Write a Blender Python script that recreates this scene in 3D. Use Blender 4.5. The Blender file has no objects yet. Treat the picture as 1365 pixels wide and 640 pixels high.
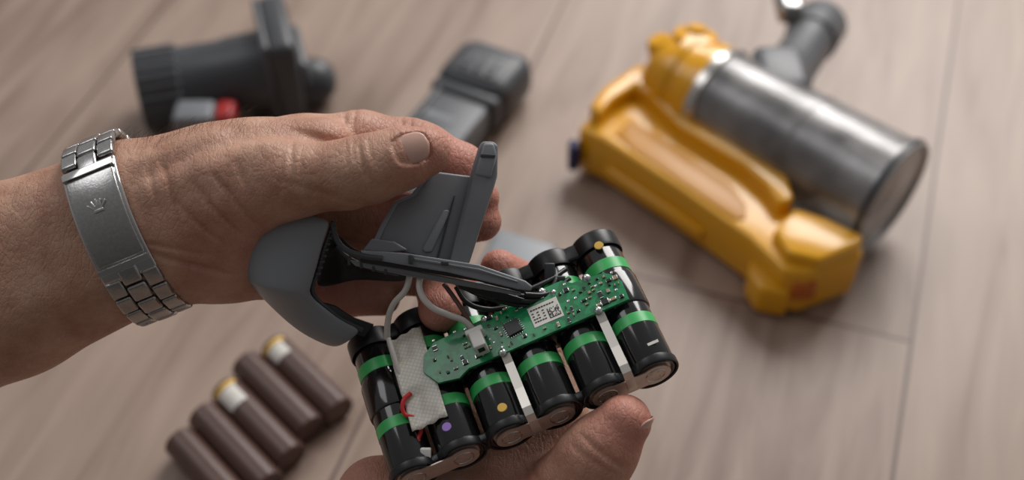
import bpy, bmesh, math, random
import numpy as np
from mathutils import Vector, Matrix
random.seed(7); np.random.seed(7)

# ------------------------------------------------------------------ frames
U = 0.000303                      # bench-frame unit (0.303 mm)
M = Matrix.Translation((0, 0.3345, 0.2365)) @ Matrix.Rotation(math.radians(42), 4, 'X') @ Matrix.Scale(U, 4)
MM = Matrix.Scale(0.001, 4)       # floor objects, millimetres

def B(a, b, w=0.0):
    return Vector((a - 682.5, 320 - b, w))

def frame(o, z, xh=(1, 0, 0)):
    z = Vector(z).normalized(); xh = Vector(xh)
    y = z.cross(xh).normalized(); x = y.cross(z).normalized()
    m = Matrix.Identity(4)
    for i in range(3):
        m[i][0] = x[i]; m[i][1] = y[i]; m[i][2] = z[i]; m[i][3] = o[i]
    return m

# ------------------------------------------------------------------ materials
def new_mat(name):
    m = bpy.data.materials.new(name); m.use_nodes = True
    nt = m.node_tree
    return m, nt, nt.nodes['Principled BSDF']

def mat(name, col, rough=0.5, metal=0.0, spec=0.5, noise=0.0, nscale=60, bump=0.0, bscale=800, coat=0.0, sss=0.0):
    m, nt, p = new_mat(name)
    p.inputs['Base Color'].default_value = (*col, 1)
    p.inputs['Roughness'].default_value = rough
    p.inputs['Metallic'].default_value = metal
    p.inputs['Specular IOR Level'].default_value = spec
    p.inputs['Coat Weight'].default_value = coat
    tc = nt.nodes.new('ShaderNodeTexCoord')
    if noise > 0:
        n = nt.nodes.new('ShaderNodeTexNoise'); n.inputs['Scale'].default_value = nscale; n.inputs['Detail'].default_value = 5
        nt.links.new(tc.outputs['Object'], n.inputs['Vector'])
        r = nt.nodes.new('ShaderNodeMapRange')
        r.inputs['From Min'].default_value = .3; r.inputs['From Max'].default_value = .7
        r.inputs['To Min'].default_value = 1 - noise; r.inputs['To Max'].default_value = 1 + noise
        nt.links.new(n.outputs['Fac'], r.inputs['Value'])
        mx = nt.nodes.new('ShaderNodeVectorMath'); mx.operation = 'SCALE'
        mx.inputs[0].default_value = col
        nt.links.new(r.outputs[0], mx.inputs['Scale'])
        nt.links.new(mx.outputs[0], p.inputs['Base Color'])
    if bump > 0:
        n2 = nt.nodes.new('ShaderNodeTexNoise'); n2.inputs['Scale'].default_value = bscale; n2.inputs['Detail'].default_value = 3
        nt.links.new(tc.outputs['Object'], n2.inputs['Vector'])
        b = nt.nodes.new('ShaderNodeBump'); b.inputs['Strength'].default_value = bump; b.inputs['Distance'].default_value = 0.0003
        nt.links.new(n2.outputs['Fac'], b.inputs['Height'])
        nt.links.new(b.outputs[0], p.inputs['Normal'])
    return m

def skin_mat():
    m, nt, p = new_mat('skin')
    N = nt.nodes; L = nt.links
    tc = N.new('ShaderNodeTexCoord')
    n = N.new('ShaderNodeTexNoise'); n.inputs['Scale'].default_value = 60; n.inputs['Detail'].default_value = 9; n.inputs['Roughness'].default_value = .65
    L.new(tc.outputs['Object'], n.inputs['Vector'])
    cr = N.new('ShaderNodeValToRGB')
    cr.color_ramp.elements[0].position = .34; cr.color_ramp.elements[0].color = (.40, .195, .13, 1)
    cr.color_ramp.elements[1].position = .66; cr.color_ramp.elements[1].color = (.57, .34, .24, 1)
    L.new(n.outputs['Fac'], cr.inputs['Fac'])
    at = N.new('ShaderNodeAttribute'); at.attribute_name = 'red'
    mx = N.new('ShaderNodeMix'); mx.data_type = 'RGBA'
    L.new(at.outputs['Fac'], mx.inputs['Factor'])
    L.new(cr.outputs[0], mx.inputs['A'])
    mx.inputs['B'].default_value = (.58, .22, .17, 1)
    L.new(mx.outputs['Result'], p.inputs['Base Color'])
    p.inputs['Roughness'].default_value = .5
    p.inputs['Specular IOR Level'].default_value = .42
    p.inputs['Subsurface Weight'].default_value = .08
    p.inputs['Subsurface Radius'].default_value = (1, .35, .2)
    p.inputs['Subsurface Scale'].default_value = .0025
    def vor(sc, scl, rot):
        v = N.new('ShaderNodeTexVoronoi'); v.feature = 'DISTANCE_TO_EDGE'; v.inputs['Scale'].default_value = sc
        mp = N.new('ShaderNodeMapping'); mp.inputs['Scale'].default_value = scl; mp.inputs['Rotation'].default_value = rot
        L.new(tc.outputs['Object'], mp.inputs['Vector']); L.new(mp.outputs[0], v.inputs['Vector'])
        r = N.new('ShaderNodeMapRange'); r.inputs['From Max'].default_value = .12
        L.new(v.outputs['Distance'], r.inputs['Value'])
        return r.outputs[0]
    a = vor(620, (1, .5, .8), (0, 0, .7)); b_ = vor(280, (1.1, .35, .7), (0, 0, -.5))
    ad = N.new('ShaderNodeMath'); ad.operation = 'ADD'; L.new(a, ad.inputs[0]); L.new(b_, ad.inputs[1])
    nz = N.new('ShaderNodeTexNoise'); nz.inputs['Scale'].default_value = 110; nz.inputs['Detail'].default_value = 5
    L.new(tc.outputs['Object'], nz.inputs['Vector'])
    b1 = N.new('ShaderNodeBump'); b1.inputs['Strength'].default_value = .42; b1.inputs['Distance'].default_value = .00028
    b2 = N.new('ShaderNodeBump'); b2.inputs['Strength'].default_value = .65; b2.inputs['Distance'].default_value = .0016
    L.new(ad.outputs[0], b1.inputs['Height']); L.new(nz.outputs['Fac'], b2.inputs['Height'])
    L.new(b2.outputs[0], b1.inputs['Normal']); L.new(b1.outputs[0], p.inputs['Normal'])
    return m

def wood_mat():
    m, nt, p = new_mat('oak_planks')
    N = nt.nodes; L = nt.links
    tc = N.new('ShaderNodeTexCoord')
    def dot(vec):
        d = N.new('ShaderNodeVectorMath'); d.operation = 'DOT_PRODUCT'; d.inputs[1].default_value = vec
        L.new(tc.outputs['Object'], d.inputs[0]); return d.outputs['Value']
    def mth(op, a, b=None, c=None):
        q = N.new('ShaderNodeMath'); q.operation = op
        for i, s in enumerate((a, b, c)):
            if s is None: continue
            if isinstance(s, (int, float)): q.inputs[i].default_value = s
            else: L.new(s, q.inputs[i])
        return q.outputs[0]
    u = dot((.31, .95, 0)); v = dot((.95, -.31, 0))
    W = .3; LN = 1.3
    vv = mth('DIVIDE', mth('SUBTRACT', v, .09), W)
    row = mth('FLOOR', vv)
    fv = mth('FRACT', vv)
    pos = mth('DIVIDE', mth('ADD', mth('ADD', u, -.516 + .43), mth('MULTIPLY', row, .43)), LN)
    cell = mth('FLOOR', pos); fu = mth('FRACT', pos)
    dv = mth('MULTIPLY', mth('MINIMUM', fv, mth('SUBTRACT', 1, fv)), W)
    du = mth('MULTIPLY', mth('MINIMUM', fu, mth('SUBTRACT', 1, fu)), LN)
    ds = mth('MINIMUM', du, dv)
    seam = N.new('ShaderNodeMapRange'); seam.inputs['From Min'].default_value = .0004; seam.inputs['From Max'].default_value = .0018
    L.new(ds, seam.inputs['Value'])
    cmb = N.new('ShaderNodeCombineXYZ'); L.new(row, cmb.inputs[0]); L.new(cell, cmb.inputs[1])
    wn = N.new('ShaderNodeTexWhiteNoise'); L.new(cmb.outputs[0], wn.inputs['Vector'])
    g = N.new('ShaderNodeCombineXYZ'); L.new(mth('MULTIPLY', u, 4), g.inputs[0]); L.new(mth('MULTIPLY', v, 30), g.inputs[1]); L.new(mth('MULTIPLY', wn.outputs['Value'], 20), g.inputs[2])
    n1 = N.new('ShaderNodeTexNoise'); n1.inputs['Scale'].default_value = 1.4; n1.inputs['Detail'].default_value = 8; n1.inputs['Distortion'].default_value = .9
    L.new(g.outputs[0], n1.inputs['Vector'])
    n2 = N.new('ShaderNodeTexNoise'); n2.inputs['Scale'].default_value = 5; n2.inputs['Detail'].default_value = 3
    L.new(tc.outputs['Object'], n2.inputs['Vector'])
    f = mth('ADD', mth('MULTIPLY', n1.outputs['Fac'], .66), mth('ADD', mth('MULTIPLY', n2.outputs['Fac'], .3), mth('MULTIPLY', wn.outputs['Value'], .1)))
    cr = N.new('ShaderNodeValToRGB')
    e = cr.color_ramp.elements
    e[0].position = .36; e[0].color = (.225, .150, .114, 1)
    e[1].position = .66; e[1].color = (.405, .302, .243, 1)
    k = cr.color_ramp.elements.new(.5); k.color = (.335, .243, .194, 1)
    L.new(f, cr.inputs['Fac'])
    mx = N.new('ShaderNodeMix'); mx.data_type = 'RGBA'
    L.new(seam.outputs[0], mx.inputs['Factor']); mx.inputs['A'].default_value = (.11, .07, .055, 1)
    L.new(cr.outputs[0], mx.inputs['B']); L.new(mx.outputs['Result'], p.inputs['Base Color'])
    p.inputs['Roughness'].default_value = .45
    b = N.new('ShaderNodeBump'); b.inputs['Strength'].default_value = .12; b.inputs['Distance'].default_value = .001
    L.new(n1.outputs['Fac'], b.inputs['Height']); L.new(b.outputs[0], p.inputs['Normal'])
    return m

SKIN = skin_mat()
NAIL = mat('fingernail', (.60, .37, .295), .25, spec=.6, noise=.05, nscale=200)
GREY = mat('grey_plastic', (.20, .21, .228), .42, noise=.08, bump=.1, bscale=2500)
GREY_L = mat('light_grey_plastic', (.235, .25, .27), .38, bump=.08, bscale=2500)
GREY_D = mat('dark_grey_plastic', (.05, .053, .06), .45)
BLACK = mat('black_sleeve', (.008, .008, .009), .14, coat=.4)
BLACKP = mat('black_plastic', (.012, .012, .014), .35)
GREEN = mat('green_ring', (.05, .46, .12), .35)
STEEL = mat('steel', (.58, .55, .52), .25, 1.0, noise=.08, nscale=300)
BRUSH = mat('brushed_steel', (.43, .425, .42), .24, 1.0, noise=.1, nscale=900, bump=.15, bscale=1500)
NICKEL = mat('nickel_strip', (.76, .72, .66), .36, .7)
NICKEL_REFL = mat('nickel_plate', (.66, .56, .50), .4, .6, noise=.1, nscale=200)  # pinkish reflection of the skin is painted into the metal's base colour
WHITE = mat('white_plastic', (.76, .74, .70), .4)
WIREW = mat('white_wire', (.62, .58, .54), .45)
RED = mat('red_wire', (.62, .03, .03), .35)
SOLDER = mat('solder', (.75, .75, .76), .25, 1.0)
TAN = mat('capacitor_tan', (.42, .30, .18), .4)
BROWN = mat('brown_sleeve', (.095, .05, .041), .34, noise=.06, nscale=80)
PAPER = mat('paper_label', (.76, .74, .69), .55)
YELD = mat('yellow_dot', (.75, .47, .08), .5)
PURP = mat('purple_dot', (.35, .2, .65), .5)
YEL = mat('yellow_plastic', (.84, .40, .004), .24, noise=.05, nscale=20, coat=.25)
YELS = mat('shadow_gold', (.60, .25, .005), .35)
NOZ = mat('charcoal_plastic', (.058, .062, .07), .4, noise=.06, nscale=40)
NOZL = mat('graphite_plastic', (.115, .12, .13), .4)
BLUE = mat('blue_plastic', (.02, .02, .10), .4)
REDP = mat('red_plastic', (.45, .02, .02), .35)
LIDM = mat('pale_grey_plastic', (.26, .28, .30), .4)
DOME = mat('bin_metal', (.20, .19, .185), .4, .8, noise=.3, nscale=30)

def tape_mat():
    m, nt, p = new_mat('glass_tape')
    tc = nt.nodes.new('ShaderNodeTexCoord')
    br = nt.nodes.new('ShaderNodeTexBrick'); br.offset = 0
    br.inputs['Scale'].default_value = 330; br.inputs['Mortar Size'].default_value = .07
    br.inputs['Brick Width'].default_value = .5; br.inputs['Row Height'].default_value = .5
    br.inputs['Color1'].default_value = (.76, .73, .65, 1); br.inputs['Color2'].default_value = (.72, .69, .61, 1); br.inputs['Mortar'].default_value = (.60, .57, .49, 1)
    mp = nt.nodes.new('ShaderNodeMapping'); mp.inputs['Rotation'].default_value = (-.2, .1, .3)
    nt.links.new(tc.outputs['Object'], mp.inputs['Vector']); nt.links.new(mp.outputs[0], br.inputs['Vector'])
    nt.links.new(br.outputs['Color'], p.inputs['Base Color'])
    p.inputs['Roughness'].default_value = .35; p.inputs['Alpha'].default_value = .96
    return m
TAPE = tape_mat()

def pcb_mat():
    m, nt, p = new_mat('pcb_green')
    N = nt.nodes; L = nt.links
    tc = N.new('ShaderNodeTexCoord')
    n = N.new('ShaderNodeTexNoise'); n.inputs['Scale'].default_value = 260; n.inputs['Detail'].default_value = 2
    L.new(tc.outputs['Object'], n.inputs['Vector'])
    cr = N.new('ShaderNodeValToRGB'); cr.color_ramp.interpolation = 'CONSTANT'
    cr.color_ramp.elements[0].color = (.006, .19, .065, 1)
    cr.color_ramp.elements[1].position = .5; cr.color_ramp.elements[1].color = (.012, .28, .10, 1)
    L.new(n.outputs['Fac'], cr.inputs['Fac'])
    L.new(cr.outputs[0], p.inputs['Base Color'])
    p.inputs['Roughness'].default_value = .3; p.inputs['Coat Weight'].default_value = .2
    return m
PCB = pcb_mat()

def clear_mat():
    m, nt, p = new_mat('smoked_bin')
    N = nt.nodes; L = nt.links
    tc = N.new('ShaderNodeTexCoord'); n = N.new('ShaderNodeTexNoise'); n.inputs['Scale'].default_value = 28; n.inputs['Detail'].default_value = 4
    L.new(tc.outputs['Object'], n.inputs['Vector'])
    cr = N.new('ShaderNodeValToRGB')
    cr.color_ramp.elements[0].position = .35; cr.color_ramp.elements[0].color = (.19, .185, .185, 1)
    cr.color_ramp.elements[1].position = .65; cr.color_ramp.elements[1].color = (.38, .37, .37, 1)
    L.new(n.outputs['Fac'], cr.inputs['Fac']); L.new(cr.outputs[0], p.inputs['Base Color'])
    p.inputs['Metallic'].default_value = .5
    p.inputs['Roughness'].default_value = .33
    p.inputs['Alpha'].default_value = .74
    p.inputs['Coat Weight'].default_value = .3; p.inputs['Coat Roughness'].default_value = .15
    return m
CLEAR = clear_mat()

# ------------------------------------------------------------------ builders
def empty(name, loc=(0, 0, 0)):
    e = bpy.data.objects.new(name, None); e.location = loc; e.empty_display_size = .02
    bpy.context.collection.objects.link(e); return e

def add_obj(name, verts, faces, material, parent=None, Mx=M, smooth=True, bevel=0, seg=3, subsurf=0, solid=0, split=40, doubles=True):
    wv = [Mx @ Vector(v) for v in verts]
    c = sum(wv, Vector()) / len(wv)
    me = bpy.data.meshes.new(name)
    me.from_pydata([tuple(v - c) for v in wv], [], faces)
    bm = bmesh.new(); bm.from_mesh(me)
    if doubles: bmesh.ops.remove_doubles(bm, verts=bm.verts, dist=1e-7)
    bmesh.ops.recalc_face_normals(bm, faces=bm.faces)
    bm.to_mesh(me); bm.free()
    me.materials.append(material)
    if smooth: me.polygons.foreach_set('use_smooth', [True] * len(me.polygons))
    o = bpy.data.objects.new(name, me)
    bpy.context.collection.objects.link(o)
    if parent is not None:
        o.parent = parent; o.location = c - parent.location
    else: o.location = c
    s = Mx.to_scale()[0]
    if solid:
        q = o.modifiers.new('solid', 'SOLIDIFY'); q.thickness = solid * s; q.offset = 0
    if bevel:
        q = o.modifiers.new('bevel', 'BEVEL'); q.width = bevel * s; q.segments = seg; q.limit_method = 'ANGLE'; q.angle_limit = math.radians(35)
    if subsurf:
        q = o.modifiers.new('sub', 'SUBSURF'); q.levels = subsurf; q.render_levels = subsurf
    if smooth and split and not subsurf:
        q = o.modifiers.new('split', 'EDGE_SPLIT'); q.split_angle = math.radians(split)
    return o

def box(name, c, size, material, parent, Mx=M, F=None, bevel=2, seg=3):
    F = F or Matrix.Identity(4)
    c = Vector(c); vs = []
    for sx in (-.5, .5):
        for sy in (-.5, .5):
            for sz in (-.5, .5):
                vs.append(F @ (c + Vector((sx * size[0], sy * size[1], sz * size[2]))))
    fs = [(0, 1, 3, 2), (4, 6, 7, 5), (0, 4, 5, 1), (2, 3, 7, 6), (0, 2, 6, 4), (1, 5, 7, 3)]
    return add_obj(name, vs, fs, material, parent, Mx, bevel=bevel, seg=seg)

def prism(name, pts, depth, material, parent, Mx=M, F=None, bevel=2, seg=3, n=(0, 0, -1)):
    F = F or Matrix.Identity(4); n = Vector(n)
    k = len(pts)
    vs = [F @ Vector(p) for p in pts] + [F @ (Vector(p) + n * depth) for p in pts]
    fs = [tuple(range(k)), tuple(reversed(range(k, 2 * k)))]
    for i in range(k):
        j = (i + 1) % k
        fs.append((i, j, j + k, i + k))
    return add_obj(name, vs, fs, material, parent, Mx, bevel=bevel, seg=seg)

def lathe(name, prof, F, material, parent, Mx=M, segs=56, split=35, rfun=None):
    vs = []; fs = []
    for r, z in prof:
        for i in range(segs):
            a = 2 * math.pi * i / segs
            rr = r * (rfun(a, z) if rfun else 1)
            vs.append(F @ Vector((rr * math.cos(a), rr * math.sin(a), z)))
    for j in range(len(prof) - 1):
        for i in range(segs):
            i2 = (i + 1) % segs
            fs.append((j * segs + i, j * segs + i2, (j + 1) * segs + i2, (j + 1) * segs + i))
    return add_obj(name, vs, fs, material, parent, Mx, split=split)

def tube(name, pts, r, material, parent, Mx=M):
    cu = bpy.data.curves.new(name, 'CURVE'); cu.dimensions = '3D'
    cu.bevel_depth = r * Mx.to_scale()[0]; cu.bevel_resolution = 4; cu.resolution_u = 10; cu.use_fill_caps = True
    sp = cu.splines.new('BEZIER'); sp.bezier_points.add(len(pts) - 1)
    c = Mx @ Vector(pts[0])
    for bp, p in zip(sp.bezier_points, pts):
        bp.co = (Mx @ Vector(p)) - c; bp.handle_left_type = bp.handle_right_type = 'AUTO'
    cu.materials.append(material)
    o = bpy.data.objects.new(name, cu); bpy.context.collection.objects.link(o)
    o.parent = parent; o.location = c - (parent.location if parent else Vector())
    return o

# ------------------------------------------------------------------ implicit body surfaces
class Field:
    def __init__(s, lo, hi, h):
        s.h = h; s.lo = np.array(lo, float)
        s.n = np.ceil((np.array(hi) - s.lo) / h).astype(int) + 1
        s.ax = [s.lo[i] + h * np.arange(s.n[i]) for i in range(3)]
        s.F = np.full(tuple(s.n), 60.0, np.float32)
    def sl(s, lo, hi):
        r = []
        for i in range(3):
            a = int(max(0, math.floor((lo[i] - s.lo[i]) / s.h))); b = int(min(s.n[i], math.ceil((hi[i] - s.lo[i]) / s.h) + 1))
            r.append(slice(a, max(a, b)))
        return tuple(r)
    def grid(s, sl):
        return (s.ax[0][sl[0]][:, None, None].astype(np.float32), s.ax[1][sl[1]][None, :, None].astype(np.float32), s.ax[2][sl[2]][None, None, :].astype(np.float32))
    @staticmethod
    def seg(G, a, b, ra, rb):
        d = b - a; L2 = float(d.dot(d)) + 1e-6
        px, py, pz = G[0] - a[0], G[1] - a[1], G[2] - a[2]
        t = np.clip((px * d[0] + py * d[1] + pz * d[2]) / L2, 0, 1)
        q = np.sqrt((px - t * d[0]) ** 2 + (py - t * d[1]) ** 2 + (pz - t * d[2]) ** 2)
        t = t * t * (3 - 2 * t) * .5 + t * .5
        return q - (ra + (rb - ra) * t)
    @staticmethod
    def smin(a, b, k):
        h = np.maximum(k - np.abs(a - b), 0) / k
        return np.minimum(a, b) - h * h * k * .25
    def chain(s, pts, kin=14, kout=10):
        P = [B(*p[:3]) for p in pts]; R = [p[3] for p in pts]
        mg = 34
        lo = [min(p[i] - r for p, r in zip(P, R)) - mg for i in range(3)]
        hi = [max(p[i] + r for p, r in zip(P, R)) + mg for i in range(3)]
        sl = s.sl(lo, hi); G = s.grid(sl)
        loc = None
        for i in range(len(P) - 1):
            d = s.seg(G, P[i], P[i + 1], R[i], R[i + 1])
            loc = d if loc is None else s.smin(loc, d, kin)
        s.F[sl] = s.smin(s.F[sl], loc, kout)
    def crease(s, c, axis, R, depth, sig=3.5):
        c = B(*c); axis = Vector(axis).normalized()
        sl = s.sl([c[i] - R for i in range(3)], [c[i] + R for i in range(3)]); G = s.grid(sl)
        px, py, pz = G[0] - c[0], G[1] - c[1], G[2] - c[2]
        ax = px * axis[0] + py * axis[1] + pz * axis[2]
        rr = (px * px + py * py + pz * pz) / (R * R)
        ax = ax + .0022 * (py ** 2) * (1 if int(abs(c[0])) % 2 else -1) * .8
        s.F[sl] += depth * np.exp(-(ax / sig) ** 2) * np.clip(1 - rr, 0, 1)
    def nailbed(s, c, along, normal, L, W, depth):
        """shallow seat for the nail so the surrounding fold stands proud"""
        c = B(*c); al = Vector(along).normalized(); nn = Vector(normal).normalized(); ac = nn.cross(al).normalized(); nn = al.cross(ac)
        R = max(L, W)
        sl = s.sl([c[i] - R for i in range(3)], [c[i] + R for i in range(3)]); G = s.grid(sl)
        p = [G[i] - c[i] for i in range(3)]
        u = (p[0] * ac[0] + p[1] * ac[1] + p[2] * ac[2]) / (W / 2)
        v = (p[0] * al[0] + p[1] * al[1] + p[2] * al[2]) / (L / 2)
        r = (np.abs(u) ** 3 + np.abs(v) ** 3) ** (1 / 3)
        s.F[sl] += depth * np.clip((1.05 - r) / .1, 0, 1)
    def mesh(s):
        f = s.F; S = f < 0; nx, ny, nz = f.shape
        c = np.zeros((nx - 1, ny - 1, nz - 1), np.int8)
        cor = [(x, y, z) for x in (0, 1) for y in (0, 1) for z in (0, 1)]
        for x, y, z in cor: c += S[x:nx - 1 + x, y:ny - 1 + y, z:nz - 1 + z]
        act = (c > 0) & (c < 8)
        I = np.argwhere(act); idx = -np.ones(act.shape, np.int64); idx[act] = np.arange(len(I))
        V = {q: f[I[:, 0] + q[0], I[:, 1] + q[1], I[:, 2] + q[2]] for q in cor}
        acc = np.zeros((len(I), 3)); cnt = np.zeros(len(I))
        for a in cor:
            for ax in range(3):
                if a[ax]: continue
                b = list(a); b[ax] = 1; b = tuple(b)
                va, vb = V[a], V[b]; m = (va < 0) != (vb < 0)
                t = np.where(m, va / np.where(m, va - vb, 1), 0)
                p = np.array(a)[None, :] + (np.array(b) - np.array(a))[None, :] * t[:, None]
                acc[m] += p[m]; cnt[m] += 1
        verts = s.lo + s.h * (I + acc / cnt[:, None])
        faces = []
        for ax in range(3):
            a = [slice(None)] * 3; b = [slice(None)] * 3
            a[ax] = slice(0, -1); b[ax] = slice(1, None)
            ch = S[tuple(a)] != S[tuple(b)]
            r = [slice(1, -1)] * 3; r[ax] = slice(None)
            E = np.argwhere(ch[tuple(r)]); off = np.ones(3, int); off[ax] = 0; E = E + off
            o1, o2 = [(1, 2), (2, 0), (0, 1)][ax]
            def cell(d1, d2):
                q = E.copy(); q[:, o1] -= d1; q[:, o2] -= d2
                return idx[q[:, 0], q[:, 1], q[:, 2]]
            Q = np.stack([cell(1, 1), cell(0, 1), cell(0, 0), cell(1, 0)], 1)
            ins = S[E[:, 0], E[:, 1], E[:, 2]]
            Q[~ins] = Q[~ins][:, ::-1]
            faces.append(Q)
        return verts, np.concatenate(faces)

def body_obj(name, field, parent, tips):
    v, f = field.mesh()
    Mn = np.array(M)
    wv = v @ Mn[:3, :3].T + Mn[:3, 3]
    c = Vector(wv.mean(0))
    me = bpy.data.meshes.new(name)
    me.from_pydata((wv - np.array(c)).tolist(), [], f.tolist())
    me.polygons.foreach_set('use_smooth', [True] * len(me.polygons))
    me.materials.append(SKIN)
    red = np.zeros(len(v))
    for t in tips:
        d = np.linalg.norm(v - np.array(B(*t[:3])), axis=1)
        red = np.maximum(red, t[4] * np.exp(-(d / t[3]) ** 2))
    at = me.attributes.new('red', 'FLOAT', 'POINT'); at.data.foreach_set('value', red.astype(np.float32))
    o = bpy.data.objects.new(name, me); bpy.context.collection.objects.link(o)
    o.parent = parent; o.location = c - parent.location
    q = o.modifiers.new('smooth', 'SMOOTH'); q.factor = .5; q.iterations = 2
    return v, o

def nail(name, c, along, normal, L, W, parent, drop=6):
    c = B(*c); al = Vector(along).normalized(); nn = Vector(normal).normalized()
    ac = nn.cross(al).normalized(); nn = al.cross(ac).normalized()
    if nn.dot(Vector(normal)) < 0: nn = -nn
    vs = []; fs = []; n = 14
    for j in range(n + 1):
        v = -1 + 2 * j / n
        wd = (max(0, 1 - abs(v) ** 3.2)) ** .5 * .98 + .02
        for i in range(n + 1):
            u = (-1 + 2 * i / n) * wd
            vs.append(c + al * v * L / 2 + ac * u * W / 2 + nn * (-drop * u * u - 2.5 * v * v))
    for j in range(n):
        for i in range(n):
            q = j * (n + 1) + i; fs.append((q, q + 1, q + n + 2, q + n + 1))
    return add_obj(name, vs, fs, NAIL, parent, M, solid=2.2, split=0, doubles=False)

# ------------------------------------------------------------------ floor
s = 3.0
add_obj('floor', [(-s, -s, 0), (s, -s, 0), (s, s, 0), (-s, s, 0)], [(0, 1, 2, 3)], wood_mat(), None, Matrix.Identity(4), smooth=False, solid=0)

# ------------------------------------------------------------------ LEFT (upper) hand
hl = empty('human_hand', M @ B(350, 280, 0))
Fd = Field((B(-360, 700, -175)), (B(700, 90, 150)), 2.6)
bk = dict(kin=24, kout=28)
for dx, dy in ((-11, -30), (11, 32)):
    Fd.chain([(-350 + dx, 520 + dy, -50, 112), (0 + dx, 375 + dy, -15, 94), (185 + dx, 300 + dy, 0, 80)], **bk)
Fd.chain([(180, 275, 0, 80), (300, 252, 0, 84), (345, 235, -5, 72)], **bk)
Fd.chain([(200, 325, 0, 80), (300, 325, -20, 77), (352, 345, -45, 56)], **bk)
Fd.chain([(250, 250, -20, 72), (400, 207, -45, 58)], **bk)
Fd.chain([(250, 290, -40, 70), (400, 262, -80, 50)], **bk)
Fd.chain([(250, 310, -50, 65), (385, 315, -95, 46)], **bk)
Fd.chain([(250, 330, -50, 62), (365, 355, -95, 42)], **bk)
Fd.chain([(235, 300, 22, 68), (370, 245, 48, 52)], kin=20, kout=22)
Fd.chain([(330, 215, 5, 52), (430, 198, -2, 42)], kin=20, kout=18)
# tendons of the thumb at the wrist
Fd.chain([(225, 262, 72, 14), (300, 235, 74, 15), (370, 212, 72, 16)], kin=14, kout=22)
Fd.chain([(220, 225, 56, 12), (300, 195, 50, 12)], kin=14, kout=22)
# thumb
Fd.chain([(350, 252, 44, 54), (400, 243, 54, 47), (470, 236, 60, 43), (500, 229, 61, 43), (540, 215, 60, 39), (572, 206, 56, 32)], kin=14, kout=14)
# index
Fd.chain([(390, 207, -42, 58), (475, 192, -50, 48), (540, 196, -58, 42), (562, 202, -60, 40), (610, 222, -66, 35), (636, 262, -62, 29)], kin=14, kout=9)
# middle
Fd.chain([(400, 262, -80, 48), (470, 282, -92, 40), (525, 292, -95, 38), (595, 298, -85, 33), (640, 294, -66, 28)], kin=14, kout=8)
# ring
Fd.chain([(385, 315, -95, 45), (440, 345, -105, 38), (495, 362, -108, 35), (560, 372, -95, 29)], kin=14, kout=8)
# little finger
Fd.chain([(365, 355, -95, 40), (405, 385, -104, 31), (440, 400, -104, 29), (500, 402, -95, 25)], kin=12, kout=8)
for p, ax, R, dp, sg in [((494, 217, 97), (1, .25, 0), 34, 4, 2.8), ((484, 209, 94), (1, .2, 0), 30, 3, 2.4), ((504, 207, 92), (1, .3, 0), 26, 2.6, 2.4), ((476, 217, 96), (1, .1, 0), 26, 2, 2.4),
                         ((405, 215, 85), (1, .1, 0), 45, 3.5, 3.5), ((392, 235, 92), (1, -.1, 0), 40, 3, 3.5), ((418, 228, 92), (1, .05, 0), 32, 2, 3),
                         ((335, 270, 82), (.9, .7, 0), 52, 5, 3.5), ((312, 285, 86), (.8, .7, 0), 56, 5, 3.5), ((288, 300, 84), (.75, .8, 0), 50, 4, 3.5), ((350, 250, 90), (.9, .5, 0), 40, 3, 3),
                         ((440, 260, 60), (.3, 1, 0), 80, 3, 4), ((255, 260, 82), (1, .4, 0), 55, 3, 4), ((232, 262, 80), (1, .4, 0), 55, 2.5, 3), ((270, 350, 60), (.3, 1, 0), 70, 5, 4), ((250, 330, 72), (.2, 1, 0), 60, 3, 3),
                         ((430, 180, 10), (.3, 1, .3), 60, 4, 5), ((470, 160, -20), (1, 0, 0), 40, 3, 2.6), ((545, 172, -30), (1, 0, 0), 36, 3.4, 2.6), ((556, 174, -30), (1, -.1, 0), 36, 3, 2.6), ((535, 170, -30), (1, .1, 0), 30, 2.4, 2.6),
                         ((458, 160, -20), (1, .2, 0), 36, 2.4, 2.6)]:
    Fd.crease(p, ax, R, dp, sg)
Fd.nailbed((556, 204, 94), (1, .33, -.1), (-.02, .12, 1), 48, 42, 4)
vL, oL = body_obj('hand_skin', Fd, hl, [(580, 205, 70, 50, .6), (640, 275, -40, 60, .9), (540, 300, -70, 90, .5), (430, 400, -80, 90, .7), (320, 330, 40, 90, .3), (600, 210, -40, 60, .8), (450, 200, 0, 60, .25), (500, 185, -20, 60, .3)])
nail('thumb_nail', (556, 204, 95), (1, .33, -.1), (-.02, .12, 1), 46, 39, hl, 6)

cu = bpy.data.curves.new('arm_hair', 'CURVE'); cu.dimensions = '3D'; cu.bevel_depth = .00005; cu.bevel_resolution = 0
cand = np.where((vL[:, 0] > 128 - 682) & (vL[:, 0] < 330 - 682) & (vL[:, 1] > 320 - 225) & (vL[:, 2] > -50) & (vL[:, 2] < 60))[0]
org = Vector(hl.location)
for i in np.random.choice(cand, 420, replace=False):
    p = Vector(vL[i]); cc = Vector((p.x, 320 - 270, 0)); nrm = (p - cc); nrm.x = 0; nrm.normalize()
    d = Vector((random.uniform(.2, 1), random.uniform(0, .5), random.uniform(-.4, .4)))
    ln = random.uniform(12, 28)
    sp = cu.splines.new('POLY'); sp.points.add(3)
    for j in range(4):
        t = j / 3
        q = M @ (p + nrm * ln * (.15 + .5 * t * (1 - .4 * t)) - nrm * 5 * (1 - t) + d * ln * .8 * t * t) - org
        sp.points[j].co = (*q, 1); sp.points[j].radius = 1 - .7 * t
cu.materials.append(mat('hair_brown', (.08, .045, .03), .5))
oh = bpy.data.objects.new('arm_hair', cu); bpy.context.collection.objects.link(oh); oh.parent = hl

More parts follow.
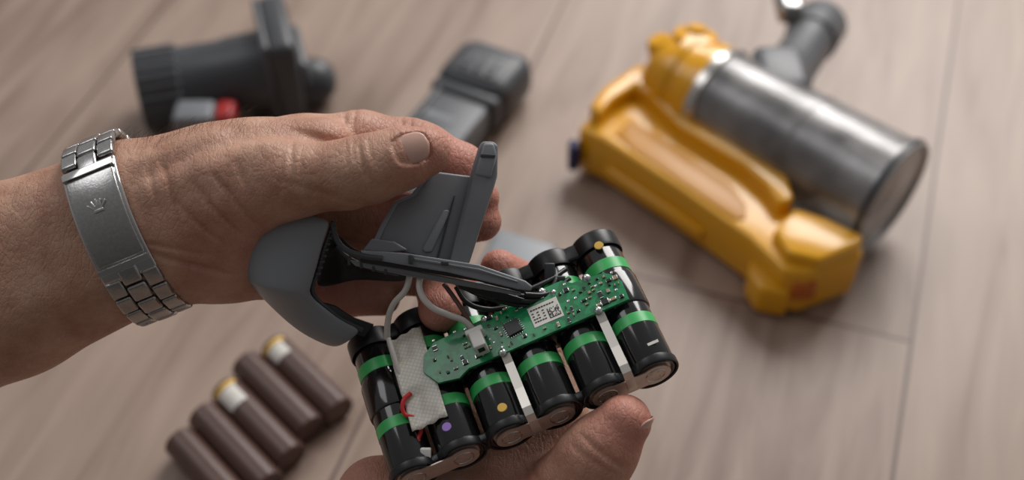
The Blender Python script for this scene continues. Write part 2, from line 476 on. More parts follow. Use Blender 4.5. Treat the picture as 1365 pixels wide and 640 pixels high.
# ------------------------------------------------------------------ RIGHT (lower) hand
hr = empty('human_hand', M @ B(680, 650, -20))
Fd = Field((B(400, 1260, -220)), (B(1010, 300, 330)), 2.9)
for dx in (-28, 28):
    Fd.chain([(860 + dx, 1230, 230, 95), (720 + dx, 900, 90, 82), (670 + dx, 800, 40, 74)], **bk)
Fd.chain([(640, 800, 40, 72), (555, 712, -10, 66), (500, 672, -35, 58)], **bk)
Fd.chain([(700, 800, 40, 74), (745, 685, 12, 70)], **bk)
Fd.chain([(650, 780, 20, 65), (655, 690, -8, 62)], **bk)
for p in ((560, 610, -70, 40), (620, 590, -78, 44), (685, 578, -78, 46), (745, 575, -72, 44)):
    Fd.chain([(p[0] * .6 + 660 * .4, 740, 0, 60), p], **bk)
Fd.chain([(738, 690, 18, 66), (762, 648, 40, 56), (786, 604, 62, 48), (800, 585, 68, 43), (825, 551, 78, 35)], kin=16, kout=20)
Fd.chain([(745, 575, -72, 44), (756, 470, -150, 35), (716, 390, -160, 30), (664, 360, -106, 27)], kin=14, kout=9)
Fd.chain([(685, 578, -78, 46), (650, 475, -165, 37), (598, 392, -130, 32), (582, 388, -75, 31), (586, 414, -28, 31)], kin=14, kout=9)
Fd.chain([(620, 590, -78, 43), (570, 505, -155, 35), (545, 450, -150, 29)], kin=14, kout=9)
Fd.chain([(560, 610, -70, 39), (510, 540, -140, 30), (490, 500, -150, 26)], kin=12, kout=8)
for p, ax, R, dp, sg in [((795, 585, 108), (.6, .8, 0), 44, 3.6, 3), ((785, 596, 106), (.55, .85, 0), 40, 3, 3), ((760, 645, 92), (.5, .9, 0), 50, 4, 3.5), ((720, 640, 70), (1, .4, 0), 60, 5, 4), ((700, 625, 55), (1, .5, 0), 50, 4, 3.5), ((560, 640, 40), (1, -.6, 0), 60, 4, 3.5)]:
    Fd.crease(p, ax, R, dp, sg)
vR, oR = body_obj('hand_skin', Fd, hr, [(830, 545, 85, 60, .8), (586, 412, -20, 60, .9), (665, 358, -110, 60, .9), (700, 640, 30, 90, .4), (490, 640, -20, 90, .4)])
nail('thumb_nail', (853, 560, 90), (.5, .83, .25), (1, -.35, .35), 38, 40, hr, 7)

# ------------------------------------------------------------------ wristwatch
wt = empty('wristwatch', M @ B(172, 302, 0))
axis = Vector((.925, .38, 0)).normalized(); D = Vector((.38, -.925, 0)).normalized(); Wd = Vector((0, 0, 1))
C0 = B(174, 303, 0)
ea, eb = 121, 93
def ring_pt(t, off=0):
    p = C0 + D * (ea + off) * math.cos(t) + Wd * (eb + off) * math.sin(t)
    tan = (-D * ea * math.sin(t) + Wd * eb * math.cos(t)).normalized()
    n = axis.cross(tan).normalized()
    if n.dot(p - C0) < 0: n = -n
    return p, tan, n
ts = np.linspace(0, 2 * math.pi, 2000); P = [ring_pt(t)[0] for t in ts]
cum = [0]
for i in range(1, len(P)): cum.append(cum[-1] + (P[i] - P[i - 1]).length)
NL = 26; pitch = cum[-1] / NL
def lf(p, tan, n):
    F = Matrix.Identity(4)
    for r in range(3):
        F[r][0] = axis[r]; F[r][1] = tan[r]; F[r][2] = n[r]; F[r][3] = p[r]
    return F
for i in range(NL):
    t = float(np.interp(i * pitch, cum, ts))
    p, tan, n = ring_pt(t, 2)
    if not (1.1 < t < 2.15):
        F = lf(p, tan, n)
        box('link_mid', (0, 0, 1), (26, pitch * .97, 13), BRUSH, wt, M, F, bevel=4, seg=4)
    if .95 < t < 2.3: continue
    t2 = float(np.interp(((i + .5) * pitch) % cum[-1], cum, ts))
    p, tan, n = ring_pt(t2, 2)
    F = lf(p, tan, n)
    for nm, cx in (('link_a', -25), ('link_b', 25)):
        box(nm, (cx, 0, 0), (22, pitch * .97, 12), BRUSH, wt, M, F, bevel=3.5, seg=4)
POL = mat('polished_steel', (.6, .59, .58), .1, 1.0)
for nm, hw, off, t0, t1, mt in (('clasp', 36, 6, .98, 2.32, POL), ('clasp_lid', 32, 9.5, 1.2, 2.15, BRUSH), ('clasp_bar', 34, 12, 1.13, 1.19, POL), ('clasp_lip', 34, 12, 2.16, 2.24, POL)):
    vs = []; fs = []; n = 20
    for j in range(n + 1):
        t = t0 + (t1 - t0) * j / n
        p, tan, nn = ring_pt(t, off)
        for (u, h) in ((-hw, -9), (-hw, 0), (hw, 0), (hw, -9)):
            vs.append(p + axis * u + nn * h)
    for j in range(n):
        for k in range(4):
            fs.append((j * 4 + k, j * 4 + (k + 1) % 4, (j + 1) * 4 + (k + 1) % 4, (j + 1) * 4 + k))
    fs.append((0, 1, 2, 3)); fs.append((n * 4, n * 4 + 1, n * 4 + 2, n * 4 + 3))
    add_obj(nm, vs, fs, mt, wt, M, bevel=2.5, split=30)
p, tan, nn = ring_pt(1.72, 10.5)
for k in range(5):
    a = math.radians(-44 + 22 * k)
    dirv = (axis * math.sin(a) + tan * math.cos(a))
    q = p + dirv * 11
    F = frame(q, dirv, nn)
    box('emblem_ray', (0, 0, 0), (3, 2.6, 13), POL, wt, M, F, bevel=.8)
F = frame(p, tan, nn); box('emblem_base', (0, 0, 2), (3, 13, 4), POL, wt, M, F, bevel=.8)
p, tan, nn = ring_pt(-math.pi / 2, 8)
F = frame(p, nn, axis)
lathe('watch_case', [(0, 10), (48, 10), (56, 8), (60, 2), (60, -10), (0, -10)], F, STEEL, wt)

# ------------------------------------------------------------------ battery pack
R_ = Vector((.917, .396, 0)).normalized(); Cc = Vector((.319, -.753, .576)).normalized(); Cc = (Cc - R_ * Cc.dot(R_)).normalized()
Y_ = -Cc; N_ = R_.cross(Y_).normalized()
PF = Matrix.Identity(4)
org = Vector((183, -170, 60))
for i in range(3):
    PF[i][0] = R_[i]; PF[i][1] = Y_[i]; PF[i][2] = N_[i]; PF[i][3] = org[i]
PM = M @ PF
bp = empty('battery_pack', PM @ Vector((-168, 105, 0)))
SP = 67; CR = 31
for i in range(6):
    x = -i * SP
    F = frame((x, 0, 0), (0, 1, 0))
    lathe('cell_sleeve_%d' % (i + 1), [(24.5, 1), (25, -1.5), (27.5, -2), (29.5, 0), (CR, 4), (CR, 208), (29, 213), (22, 215), (21, 212)], F, BLACK, bp, PM)
    lathe('cell_bottom_%d' % (i + 1), [(0, .5), (9, .5), (10, -.3), (12, -.3), (13, .5), (22, .5), (25, 2)], F, NICKEL_REFL, bp, PM)
    lathe('cell_top_%d' % (i + 1), [(0, 217), (10, 217), (11, 214), (22, 213)], F, STEEL, bp, PM)
    lathe('green_band_front_%d' % (i + 1), [(CR, 60), (CR + .5, 60.5), (CR + .5, 76), (CR, 76.5)], F, GREEN, bp, PM)
    lathe('green_band_back_%d' % (i + 1), [(CR, 152), (CR + .7, 152.5), (CR + .7, 170), (CR, 170.5)], F, GREEN, bp, PM)
    lathe('front_collar_%d' % (i + 1), [(30.2, -2), (32.5, -3), (33.3, -1), (33.3, 7), (31.5, 9), (30.5, 6), (30.2, -2)], F, BLACKP, bp, PM)
    lathe('back_collar_%d' % (i + 1), [(29, 195), (33.6, 192), (34.5, 196), (34.5, 216), (32, 219), (27, 219), (26, 214)], F, BLACKP, bp, PM)
    lathe('middle_collar_%d' % (i + 1), [(30, 92), (33, 94), (33.8, 98), (33.8, 142), (33, 146), (30, 148)], F, BLACK, bp, PM)
for i in range(5):
    x = -i * SP - SP / 2
    box('spacer_%d' % (i + 1), (x, 205, 0), (26, 24, 46), BLACKP, bp, PM, bevel=4)
    box('front_spacer_%d' % (i + 1), (x, 5, 0), (22, 12, 30), BLACKP, bp, PM, bevel=3)
    box('mid_spacer_%d' % (i + 1), (x, 118, 8), (30, 46, 44), BLACKP, bp, PM, bevel=4)
for k, xc in enumerate((-SP / 2, -2.5 * SP, -4.5 * SP)):
    pts = []
    h = SP / 2
    for a in range(-126, 127, 12): pts.append((xc + h + 21 * math.cos(math.radians(a)), -5, 21 * math.sin(math.radians(a))))
    for a in range(54, 307, 12): pts.append((xc - h + 21 * math.cos(math.radians(a)), -5, 21 * math.sin(math.radians(a))))
    prism('nickel_plate_%d' % (k + 1), pts, 1.5, NICKEL_REFL, bp, PM, bevel=0, n=(0, 1, 0))
    for sgn in (-1, 1):
        for q in ((5, 6), (-5, -6), (5, -6), (-5, 6)):
            F = frame((xc + sgn * h + q[0], -5, q[1]), (0, -1, 0))
            lathe('weld', [(0, .8), (1.2, .6), (1.8, 0)], F, STEEL, bp, PM, segs=10)
        F = frame((xc + sgn * h, -5, 0), (0, -1, 0))
        lathe('weld_ring', [(12, 0), (12.6, .9), (13.6, .9), (14.2, 0)], F, STEEL, bp, PM, segs=32)
for k, x in enumerate((-SP / 2, -2.5 * SP)):
    vs = []; fs = []
    path = [(118, 40), (92, 39), (78, 34), (40, 31), (10, 33), (0, 30), (-5, 20), (-7, 0), (-7, -8)]
    for y, z in path:
        vs += [(x - 6, y, z), (x + 6, y, z)]
    for j in range(len(path) - 1): fs.append((2 * j, 2 * j + 1, 2 * j + 3, 2 * j + 2))
    add_obj('nickel_strip_%d' % (k + 1), vs, fs, NICKEL, bp, PM, solid=1.2, smooth=False)
Z0 = 42
out = [(9, 90), (10, 120), (2, 136), (-8, 143), (-50, 148), (-62, 158), (-100, 158), (-150, 152), (-215, 150), (-250, 148), (-268, 136), (-276, 112), (-262, 88), (-234, 82), (-218, 90)]
prism('circuit_board', [(x, y, Z0) for x, y in out], 4.5, PCB, bp, PM, bevel=.5, seg=1)
def comp(x, y, sx, sy, sz, mt, nm='component', rot=0):
    F = Matrix.Translation((x, y, Z0)) @ Matrix.Rotation(rot, 4, 'Z')
    return box(nm, (0, 0, sz / 2), (sx, sy, sz), mt, bp, PM, F, bevel=.5, seg=1)
used = [(-98, 122, 24, 20), (-145, 119, 15, 15)]
comp(-145, 119, 20, 20, 4, BLACKP, 'microcontroller', .1)
for s4 in range(4):
    for k in range(6):
        a = s4 * math.pi / 2 + .1
        px = 11.5; py = -8 + k * 3.2
        x = -145 + px * math.cos(a) - py * math.sin(a); y = 119 + px * math.sin(a) + py * math.cos(a)
        comp(x, y, 3.5, 1.3, 1.2, SOLDER, 'pin', a)
comps = 0
while comps < 150:
    x = random.uniform(-262, 5); y = random.uniform(96, 152)
    if y > 140 and x > -55: comps += .1; continue
    if x < -205 and random.random() < .85: comps += .1; continue
    w = random.choice((3.5, 4, 5, 6.5, 9)); h = w * random.choice((.5, .6, 1))
    if any(abs(x - u[0]) < u[2] + w / 2 and abs(y - u[1]) < u[3] + w / 2 for u in used):
        comps += .2; continue
    used.append((x, y, w / 2 + 1, w / 2 + 1))
    rot = random.choice((0, math.pi / 2))
    t = random.random()
    if t < .35:
        comp(x, y, w, h, 2.4, TAN, 'capacitor', rot)
        c_, s_ = math.cos(rot), math.sin(rot)
        for sg in (-1, 1): comp(x + sg * w * .45 * c_, y + sg * w * .45 * s_, w * .25, h * 1.05, 2.6, SOLDER, 'terminal', rot)
    elif t < .75:
        comp(x, y, w, h, 2.2, BLACKP, 'resistor', rot)
        c_, s_ = math.cos(rot), math.sin(rot)
        for sg in (-1, 1): comp(x + sg * w * .5 * c_, y + sg * w * .5 * s_, w * .25, h, 1.8, SOLDER, 'terminal', rot)
    else:
        F = frame((x, y, Z0), (0, 0, 1)); lathe('solder_point', [(0, 1.2), (1.4, .9), (2.2, 0)], F, SOLDER, bp, PM, segs=12)
    comps += 1
comp(-98, 122, 42, 32, .6, PAPER, 'board_label', 0)
vs = []; fs = []
def sq(x, y, w, h):
    k = len(vs); vs.extend([(x, y, Z0 + .9), (x + w, y, Z0 + .9), (x + w, y + h, Z0 + .9), (x, y + h, Z0 + .9)]); fs.append((k, k + 1, k + 2, k + 3))
for i in range(11):
    for j in range(11):
        if random.random() < .5 or i == 0 or j == 0: sq(-95 + i * 1.45, 110 + j * 1.45, 1.35, 1.35)
for j in range(4):
    for i in range(5):
        if random.random() < .85: sq(-116 + i * 3.6, 112 + j * 4.5, 2.8, 1.8)
for i in range(9): sq(-116 + i * 3.8, 131, 2.8, 2)
add_obj('label_print', vs, fs, mat('ink', (.03, .03, .03), .6), bp, PM, smooth=False, doubles=False)
for x, y, r in ((-170, 92, 6), (-34, 93, 6), (-92, 154, 6), (-30, 146, 6), (-78, 146, 4), (-120, 150, 5), (-176, 150, 5)):
    F = frame((x, y, Z0), (0, 0, 1)); lathe('solder_blob', [(0, r * .8), (r * .5, r * .7), (r * .85, r * .35), (r, 0)], F, SOLDER, bp, PM, segs=16)
box('wire_connector', (-193, 112, Z0 + 13), (17, 26, 26), WHITE, bp, PM, bevel=2)
box('wire_connector_lip', (-193, 126, Z0 + 14), (24, 8, 22), WHITE, bp, PM, bevel=2)
box('wire_connector_slot', (-193, 99.5, Z0 + 15), (9, 2, 10), BLACKP, bp, PM, bevel=.5)
# tape
vs = []; fs = []; nx, ny = 14, 20
for j in range(ny + 1):
    y = 42 + (184 - 42) * j / ny
    for i in range(nx + 1):
        x = -288 - 25 + 50 * i / nx + (j / ny - .5) * 5
        dx = ((x + 4.5 * SP) / SP); valley = math.cos(dx * 2 * math.pi) * .5 + .5
        z = 36.2 - 5 * valley + .3 * math.sin(j * 1.1 + i * .4) + .3 * math.sin(j * .7 - i)
        z = max(z, 36 + .2 * math.sin(i + j)) if abs(y - 120) < 28 else z
        vs.append((x, y + 1.2 * math.sin(i * 1.3) * (1 if j in (0, ny) else 0), z))
for j in range(ny):
    for i in range(nx):
        q = j * (nx + 1) + i; fs.append((q, q + 1, q + nx + 2, q + nx + 1))
add_obj('insulation_tape', vs, fs, TAPE, bp, PM, solid=.8, split=0)
for nm, x, y, mt in (('yellow_dot', 4, 190, YELD), ('yellow_dot', -3 * SP + 4, 24, YELD), ('purple_dot', -4 * SP - 4, 30, PURP)):
    F = frame((x, y, CR + (4.2 if y > 180 else .2)), (0, 0, 1)); lathe(nm, [(0, .8), (6, .6), (6.5, -1)], F, mt, bp, PM, segs=24)
box('paper_chip', (12, 24, 30), (16, 4, 1), PAPER, bp, PM, bevel=0)
# wires
tube('red_wire', [B(550, 520, 34), B(541, 530, 42), B(543, 545, 46), B(560, 552, 48), B(565, 566, 50), B(562, 578, 56), B(568, 592, 58)], 3, RED, bp)
tube('red_wire_b', [B(575, 503, 28), B(590, 498, 30), B(604, 503, 26)], 2.8, RED, bp)
box('wire_terminal', B(572, 598, 66), (14, 24, 10), WHITE, bp, M, bevel=2)
tube('white_wire', [B(549, 362, 24), B(543, 385, 26), B(526, 405, 18), B(517, 430, 2), B(515, 452, -10)], 4.2, WIREW, bp)
tube('white_wire_b', [B(563, 362, 24), B(562, 385, 34), B(575, 405, 38), B(600, 418, 34), B(618, 425, 30), B(634, 440, 24)], 4.2, WIREW, bp)
tube('white_wire_c', [B(517, 452, -6), B(524, 470, 4), B(532, 492, 12), B(546, 520, 20)], 3.4, WIREW, bp)
tube('brown_wire', [B(592, 378, 10), B(605, 395, 14), B(622, 420, 20), B(633, 440, 22)], 3.2, mat('brown_wire', (.12, .06, .045), .4), bp)
for k, pts in enumerate(([(690, 393, 12), (715, 396, 8), (735, 384, 0), (742, 366, -16), (735, 352, -40)],
                         [(600, 372, 12), (640, 392, 16), (680, 404, 14), (705, 408, 10)],
                         [(612, 375, 20), (655, 392, 22), (690, 400, 18), (722, 398, 6), (750, 380, -10)],
                         [(640, 380, 8), (690, 388, 10), (728, 376, -4), (755, 360, -24)],
                         [(700, 392, 16), (728, 392, 8), (760, 372, -14)],
                         [(608, 382, 4), (622, 402, 8), (648, 412, 4), (676, 410, 0)])):
    tube('black_wire_%d' % (k + 1), [B(*q) for q in pts], 3.6, BLACKP, bp)
box('cable_clip', B(733, 364, -14), (14, 26, 12), GREY_D, bp, M, bevel=2)
box('cable_clip_b', B(744, 372, -12), (20, 8, 10), GREY_D, bp, M, bevel=2)

# ------------------------------------------------------------------ grey plastic housing
gh = empty('plastic_battery_housing', M @ B(520, 330, 30))
prism('latch_panel', [B(575, 229, 22), B(630, 236, 20), B(606, 352, 34), B(500, 327, 40), B(511, 300, 34), B(528, 270, 28), B(550, 260, 26)], 12, GREY, gh, bevel=3)
prism('latch_rail', [B(638, 200, 34), B(643, 191, 34), B(658, 191, 34), B(664, 196, 34), B(663, 236, 34), B(659, 250, 35), B(626, 352, 46), B(601, 350, 46), B(627, 240, 34), B(632, 220, 34)], 24, GREY, gh, bevel=7, seg=5)
prism('rail_cap', [B(641, 210, 38), B(645, 193, 37), B(659, 193, 37), B(663, 210, 38), B(655, 240, 39), B(633, 236, 39)], 10, GREY_L, gh, bevel=4)
prism('rail_cap_notch', [B(642, 208, 39.5), B(661, 209, 39.5), B(660, 213, 39.5), B(641, 212, 39.5)], 2, GREY_D, gh, bevel=.5)
prism('panel_ridge', [B(592, 281, 29), B(599, 280, 29), B(602, 285, 29), B(578, 336, 37), B(569, 337, 38), B(565, 332, 38)], 6, GREY_L, gh, bevel=2.5)
prism('panel_seam', [B(606, 262, 28), B(608, 262, 28), B(586, 345, 37), B(584, 344, 37)], 3, GREY_D, gh, bevel=.5)
prism('panel_edge', [B(575, 229, 24.5), B(579, 230, 24.5), B(556, 262, 28), B(533, 272, 30), B(518, 301, 36), B(508, 325, 42), B(500, 326, 42), B(511, 300, 36), B(528, 270, 30), B(550, 260, 28)], 4, GREY_L, gh, bevel=1)
for a, b in ((630, 258), (637, 259)): box('rail_mark', B(a, b, 37), (3, 9, 2), GREY_D, gh, bevel=.8)
prism('panel_foot', [B(500, 318, 46), B(530, 322, 46), B(548, 333, 46), B(520, 338, 46), B(488, 334, 46)], 8, GREY, gh, bevel=3)
prism('flange_upper', [B(486, 333, 50), B(545, 337, 52), B(640, 352, 52), B(700, 373, 48), B(709, 380, 48), B(707, 386, 48), B(690, 384, 48), B(600, 362, 52), B(540, 352, 52), B(490, 343, 50)], 7, GREY_L, gh, bevel=2)
prism('flange_gap', [B(486, 338, 44), B(545, 345, 46), B(640, 364, 46), B(702, 384, 42), B(698, 389, 42), B(640, 374, 46), B(545, 358, 46), B(486, 349, 44)], 8, BLACKP, gh, bevel=1.5)
prism('flange_lower', [B(470, 346, 38), B(540, 357, 40), B(640, 376, 40), B(696, 389, 38), B(692, 393, 38), B(640, 384, 38), B(540, 366, 38), B(478, 354, 36)], 8, GREY, gh, bevel=2)
prism('flange_tongue', [B(610, 376, 30), B(660, 385, 30), B(700, 397, 28), B(694, 402, 28), B(655, 397, 28), B(612, 384, 28)], 6, BLACKP, gh, bevel=2)
prism('flange_rib', [B(556, 343, 55), B(640, 357, 55), B(690, 373, 51), B(690, 375, 51), B(640, 360, 55), B(556, 346, 55)], 3, GREY, gh, bevel=.8)
box('flange_pin', B(596, 350, 55), (10, 6, 5), GREY_D, gh, bevel=1.5)
box('flange_pin_b', B(552, 345, 55), (6, 12, 5), GREY_D, gh, bevel=1.5)
# grip shell: flat rounded end face, crisp lower edge, then a band running down to the pack
rows = [[(348, 290, 8), (364, 284, 30), (400, 282, 40), (432, 289, 42), (447, 296, 40)],
        [(330, 302, 8), (346, 300, 40), (385, 300, 52), (424, 304, 50), (443, 308, 42)],
        [(321, 325, 8), (333, 325, 44), (376, 327, 56), (416, 331, 53), (436, 330, 43)],
        [(321, 350, 8), (334, 352, 44), (373, 357, 56), (410, 361, 53), (428, 360, 42)],
        [(328, 368, 6), (341, 371, 43), (373, 380, 54), (405, 386, 51), (420, 384, 40)],
        [(330, 372, 5), (344, 375, 42), (374, 384, 52), (405, 390, 49), (419, 388, 38)],
        [(340, 386, -2), (356, 391, 20), (382, 401, 32), (410, 404, 34), (424, 398, 30)],
        [(366, 416, -12), (382, 419, 6), (404, 420, 18), (424, 416, 22), (436, 409, 20)],
        [(394, 442, -20), (408, 442, -2), (424, 439, 8), (442, 432, 12), (452, 423, 12)],
        [(420, 456, -24), (432, 456, -10), (446, 451, 0), (458, 442, 4), (466, 432, 4)],
        [(440, 464, -28), (450, 463, -16), (460, 458, -8), (472, 450, -4), (482, 440, -4)]]
vs = [B(*p) for r in rows for p in r]; fs = []
for j in range(len(rows) - 1):
    for i in range(4):
        q = j * 5 + i; fs.append((q, q + 1, q + 6, q + 5))
add_obj('grip_shell', vs, fs, GREY_L, gh, M, solid=6, subsurf=2)
rim = [(449, 296, 32), (445, 310, 34), (438, 330, 36), (430, 358, 34), (421, 386, 30), (426, 398, 22), (438, 410, 14), (454, 424, 6), (482, 440, -8)]
tube('shell_rim', [B(*p) for p in rim], 3.2, GREY_D, gh)
for k in range(9):
    t = k / 8; a = 447 + (427 - 447) * t; b = 302 + (364 - 302) * t
    box('rim_tooth', B(a + 3, b, 38), (7, 3.5, 5), GREY_D, gh, bevel=1)
inner = [[(449, 298, 28), (430, 356, 28), (421, 386, 22)], [(462, 322, 10), (450, 352, -10), (440, 384, -20)], [(480, 336, 14), (470, 352, -24), (466, 374, -30)], [(505, 340, 22), (500, 356, -18), (500, 376, -24)], [(545, 346, 28), (545, 362, -6), (548, 378, -8)]]
vs = [B(*p) for r in inner for p in r]; fs = []
for j in range(4):
    for i in range(2):
        q = j * 3 + i; fs.append((q, q + 1, q + 4, q + 3))
add_obj('shell_inner_wall', vs, fs, BLACKP, gh, M, solid=4, subsurf=2)
prism('shell_inner_tail', [B(428, 402, 6), B(446, 408, -6), B(468, 424, -16), B(496, 434, -20), B(484, 452, -20), B(456, 438, -8)], 6, BLACKP, gh, bevel=1.5)
tube('inner_edge', [B(448, 298, 36), B(454, 318, 40), B(466, 332, 44), B(488, 340, 48), B(515, 344, 50)], 4.0, GREY_D, gh)
tube('inner_edge_b', [B(452, 330, 20), B(470, 345, 26), B(500, 356, 32), B(535, 364, 34)], 3.5, GREY_D, gh)
for k in range(4): box('inner_rib', B(470 + 16 * k, 347 + 4 * k, 34), (4, 12, 8), GREY_D, gh, bevel=1)

# ------------------------------------------------------------------ loose brown cells
d2 = Vector((.69, -.725, 0)).normalized()
starts = [(-144, 452), (-159.3, 439.7), (-168.3, 420.7), (-178.7, 403.2), (-189.1, 385.8)]
for i, (x, y) in enumerate(starts):
    e = empty('lithium_battery_cell', (x / 1000, y / 1000, .0097))
    F = frame((x, y, 9.7), d2, (0, 0, 1))
    lathe('sleeve', [(7.6, .6), (8, 0), (9.1, .1), (9.65, .8), (9.65, 64.2), (9.1, 64.9), (7.4, 65)], F, BROWN, e, MM, segs=48)
    lathe('negative_end', [(0, 64.6), (7.6, 64.6)], F, BROWN, e, MM)
    lathe('positive_end', [(0, -1.4), (2.8, -1.4), (3.1, -.2), (3.3, .6), (7.8, .6)], F, STEEL, e, MM)
    if i in (0, 2):
        rr = 9.75
        vs = []; fs = []; n = 14
        for k in range(n + 1):
            a = math.radians(-15 + 70 * k / n) if i == 0 else math.radians(-20 + 75 * k / n)
            for z in (6, 16 if i == 0 else 20): vs.append(F @ Vector((rr * math.cos(a), rr * math.sin(a), z)))
        for k in range(n): fs.append((2 * k, 2 * k + 1, 2 * k + 3, 2 * k + 2))
        add_obj('label', vs, fs, PAPER, e, MM, doubles=False, split=0)
        vs = []; fs = []
        for k in range(n + 1):
            a = math.radians(-35 + 100 * k / n)
            for z in (2.5, 5.6): vs.append(F @ Vector((rr * math.cos(a), rr * math.sin(a), z)))
        for k in range(n): fs.append((2 * k, 2 * k + 1, 2 * k + 3, 2 * k + 2))
        add_obj('yellow_ring', vs, fs, YELD, e, MM, doubles=False, split=0)

# ------------------------------------------------------------------ handheld vacuum
vc = empty('handheld_vacuum_cleaner', (.15, .58, .0))
A = Vector((.73, -.68, 0)).normalized()
F = frame((138, 635, 48), A, (0, 0, 1))
lathe('dust_bin', [(31, -4), (34, 0), (34.5, 20), (36, 70), (36.6, 70.5), (36.6, 73), (36.2, 73.5), (38, 131), (39, 133), (39, 138), (38, 140), (36, 140), (34, 138), (0, 138)], F, CLEAR, vc, MM, segs=72)
lathe('bin_rim', [(38.5, 134), (39.8, 134.5), (39.8, 137), (38.5, 138)], F, NOZ, vc, MM, segs=72)
lathe('inner_shroud', [(26, -2), (27, 40), (29, 44), (29, 92), (22, 98), (20, 132), (0, 132)], F, DOME, vc, MM, segs=72)
lathe('shroud_band', [(29.4, 50), (30, 51), (30, 56), (29.4, 57)], F, NOZL, vc, MM)
lathe('bin_collar', [(34, -4), (35.5, -3), (36, 3), (34.5, 5)], F, STEEL, vc, MM)
lathe('cyclone_housing', [(0, -50), (14, -50), (22, -47), (27, -43), (28.5, -36), (29, -31), (33, -30), (33, -24), (31.5, -22), (32, -14), (35, -11), (35.5, -2), (33, 0)], F, YEL, vc, MM, segs=72)
G2 = frame((124, 664, 66), (0.1, .25, 1))
lathe('cyclone_cap', [(0, 14), (9, 13.5), (15, 11), (17, 6), (19, 0), (20, -20)], G2, YEL, vc, MM)
lathe('cap_button', [(0, 17), (6, 16.5), (7.5, 14), (7.5, 10)], G2, YEL, vc, MM)
G3 = frame((104, 664, 62), (-.35, .1, 1))
lathe('cyclone_boss', [(0, 13), (7, 12.5), (9, 10), (10, 0), (11, -18)], G3, YEL, vc, MM)
top = [(44, 610), (60, 636), (88, 664), (104, 650), (122, 613), (160, 579), (172, 556), (173, 534), (194, 523), (216, 506), (214, 498), (178, 482), (164, 484), (158, 494), (146, 512), (105, 556), (60, 600)]
prism('body_shell', [(x, y, 42) for x, y in top], 38, YEL, vc, MM, bevel=4, seg=4)
lip = [(52, 622), (62, 640), (88, 666), (106, 652), (124, 615), (162, 581), (175, 557), (176, 534), (166, 530), (160, 548), (148, 566), (110, 602), (92, 634), (84, 642), (68, 628), (58, 612)]
prism('arched_lip', [(x, y, 53) for x, y in lip], 22, YEL, vc, MM, bevel=3, seg=3)
ins = [(68, 604), (80, 618), (92, 608), (140, 558), (148, 540), (146, 526), (138, 526), (105, 562), (78, 590)]
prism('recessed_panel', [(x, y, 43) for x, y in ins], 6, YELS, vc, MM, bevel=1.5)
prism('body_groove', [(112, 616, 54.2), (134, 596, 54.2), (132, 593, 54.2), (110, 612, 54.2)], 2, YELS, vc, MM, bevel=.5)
dr = Vector((.70, -.71, 0)); nrm = Vector((-.71, -.70, 0))
F4 = frame(Vector((94, 566, 18)), dr, nrm)
box('side_rail', (0, 0, 0), (6, 8, 84), YEL, vc, MM, F4, bevel=2)
prism('foot_block', [(176, 530, 50), (194, 522, 50), (215, 507, 50), (211, 500, 50), (184, 486, 50), (166, 492, 50), (160, 512, 50)], 48, YEL, vc, MM, bevel=3)
prism('foot_heel', [(150, 512, 26), (172, 500, 26), (170, 480, 26), (152, 484, 26), (146, 498, 26)], 24, YEL, vc, MM, bevel=3)
box('release_button', (178, 484, 26), (14, 8, 14), mat('orange_red', (.5, .12, .01), .4), vc, MM, bevel=2)
box('trigger_tip', (42, 607, 20), (8, 12, 22), BLUE, vc, MM, bevel=3)
F = frame((186, 645, 58), Vector((41, 75, -8)), (0, 0, 1))
lathe('inlet_tube', [(19, -14), (19, 0), (17, 6), (17, 50), (19, 52), (19, 76), (18, 78), (15, 78), (15, 40), (0, 40)], F, NOZL, vc, MM)
box('inlet_latch', (196, 716, 68), (18, 40, 16), BRUSH, vc, MM, bevel=5)
box('inlet_saddle', (178, 632, 70), (34, 44, 20), NOZL, vc, MM, bevel=7)

# ------------------------------------------------------------------ round nozzle, upper left
nz = empty('vacuum_floor_nozzle', (-.2, .68, 0))
ax = Vector((.965, .26, 0)).normalized()
F = frame((-262, 662, 29), ax, (0, 0, 1))
lathe('ribbed_collar', [(0, 6), (25, 6), (26, 0), (29, 0), (29, 28), (26, 30)], F, NOZ, nz, MM, segs=144, rfun=lambda a, z: 1 + (.035 if math.sin(a * 24) > 0 else -.01))
lathe('nozzle_tube', [(27, 26), (27, 60), (28, 62), (30, 94)], F, NOZ, nz, MM)
def nb(name, c, size, mt, bevel):
    F2 = frame((-262, 662, 0), ax, (0, 0, 1)); box(name, c, size, mt, nz, MM, F2, bevel=bevel)
nb('nozzle_plate', (36, 0, 101), (72, 64, 20), NOZ, 6)
nb('nozzle_plate_lip', (39, 0, 90), (66, 58, 5), NOZL, 2)
nb('nozzle_plate_back', (24, -4, 114), (42, 50, 8), NOZL, 4)
F3 = frame(Vector((-262, 656, 17)) + ax * 116, ax, (0, 0, 1))
lathe('swivel_dome', [(17, -4), (17, 8), (15, 15), (9, 21), (0, 23)], F3, NOZ, nz, MM)
box('nozzle_latch', (-217, 630, 21), (28, 22, 42), GREY, nz, MM, bevel=4)
box('latch_button', (-196, 632, 21), (14, 20, 40), REDP, nz, MM, bevel=4)

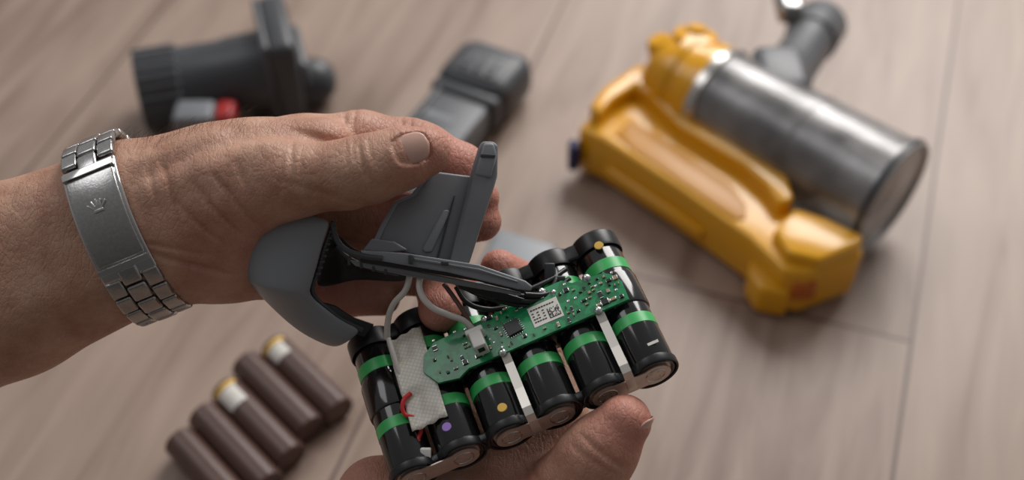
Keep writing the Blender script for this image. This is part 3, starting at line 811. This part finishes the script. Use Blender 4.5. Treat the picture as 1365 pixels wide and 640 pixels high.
# ------------------------------------------------------------------ combination brush tool
ct = empty('combination_brush_tool', (-.045, .64, 0))
ax = Vector((.47, .88, 0)).normalized()
F = frame((-78, 576, 17), ax, (0, 0, 1))
box('tool_body', (0, 0, 45), (24, 46, 106), NOZL, ct, MM, F, bevel=5)
box('tool_rail', (12, -19, 45), (4, 5, 98), NOZ, ct, MM, F, bevel=1.5)
box('tool_shoulder', (1, 0, 96), (29, 54, 12), NOZ, ct, MM, F, bevel=5)
box('brush_head', (2, 0, 124), (36, 60, 52), NOZ, ct, MM, F, bevel=14, seg=6)
box('head_rim', (1, 0, 143), (30, 50, 18), NOZL, ct, MM, F, bevel=8, seg=5)
box('head_recess', (19.3, 0, 120), (3, 32, 24), NOZL, ct, MM, F, bevel=1.4)
for k in (-1, 0, 1): box('head_bar', (20.8, k * 10, 120), (3, 4, 18), NOZ, ct, MM, F, bevel=1)
box('body_print', (12.2, -4, 66), (.6, 22, 6), GREY_L, ct, MM, F, bevel=0)
# loose cover under the pack
lc = empty('plastic_cover', (.0, .51, 0))
F = Matrix.Translation((1, 512, 0)) @ Matrix.Rotation(-.35, 4, 'Z')
box('cover_shell', (0, 0, 8), (46, 58, 16), LIDM, lc, MM, F, bevel=7, seg=5)
box('cover_rim', (0, 0, 2.5), (50, 62, 5), GREY, lc, MM, F, bevel=2)

# ------------------------------------------------------------------ light
def area(name, loc, target, size, power, col):
    l = bpy.data.lights.new(name, 'AREA'); l.shape = 'RECTANGLE'; l.size = size[0]; l.size_y = size[1]; l.energy = power; l.color = col
    o = bpy.data.objects.new(name, l); o.location = loc
    o.rotation_euler = (Vector(target) - Vector(loc)).to_track_quat('-Z', 'Y').to_euler()
    bpy.context.collection.objects.link(o)
area('window_light', (.7, 1.9, 1.3), (0, .5, .1), (1.2, 1.0), 38, (1, .97, .94))
area('room_light', (-1.0, .8, 1.6), (0, .5, .1), (.7, .7), 3.6, (.98, .98, 1))
w = bpy.data.worlds.new('world'); bpy.context.scene.world = w; w.use_nodes = True
nt = w.node_tree; bg = nt.nodes['Background']
tc = nt.nodes.new('ShaderNodeTexCoord'); sx = nt.nodes.new('ShaderNodeSeparateXYZ'); nt.links.new(tc.outputs['Generated'], sx.inputs[0])
cr = nt.nodes.new('ShaderNodeValToRGB'); cr.color_ramp.elements[0].position = 0; cr.color_ramp.elements[0].color = (.15, .145, .14, 1)
cr.color_ramp.elements[1].position = .85; cr.color_ramp.elements[1].color = (.9, .89, .89, 1)
mp = nt.nodes.new('ShaderNodeMapRange'); mp.inputs['From Min'].default_value = -1; mp.inputs['From Max'].default_value = 1
nt.links.new(sx.outputs['Y'], mp.inputs['Value']); nt.links.new(mp.outputs[0], cr.inputs['Fac']); nt.links.new(cr.outputs[0], bg.inputs['Color'])
bg.inputs['Strength'].default_value = .42

cam = bpy.data.cameras.new('camera'); co = bpy.data.objects.new('camera', cam); bpy.context.collection.objects.link(co)
co.location = (0, 0, .608); co.rotation_euler = (math.radians(42), 0, 0)
cam.sensor_width = 36; cam.lens = 43.5; cam.clip_start = .01
cam.dof.use_dof = True; cam.dof.focus_distance = .49; cam.dof.aperture_fstop = 4.4
bpy.context.scene.camera = co
bpy.context.scene.view_settings.view_transform = 'Standard'
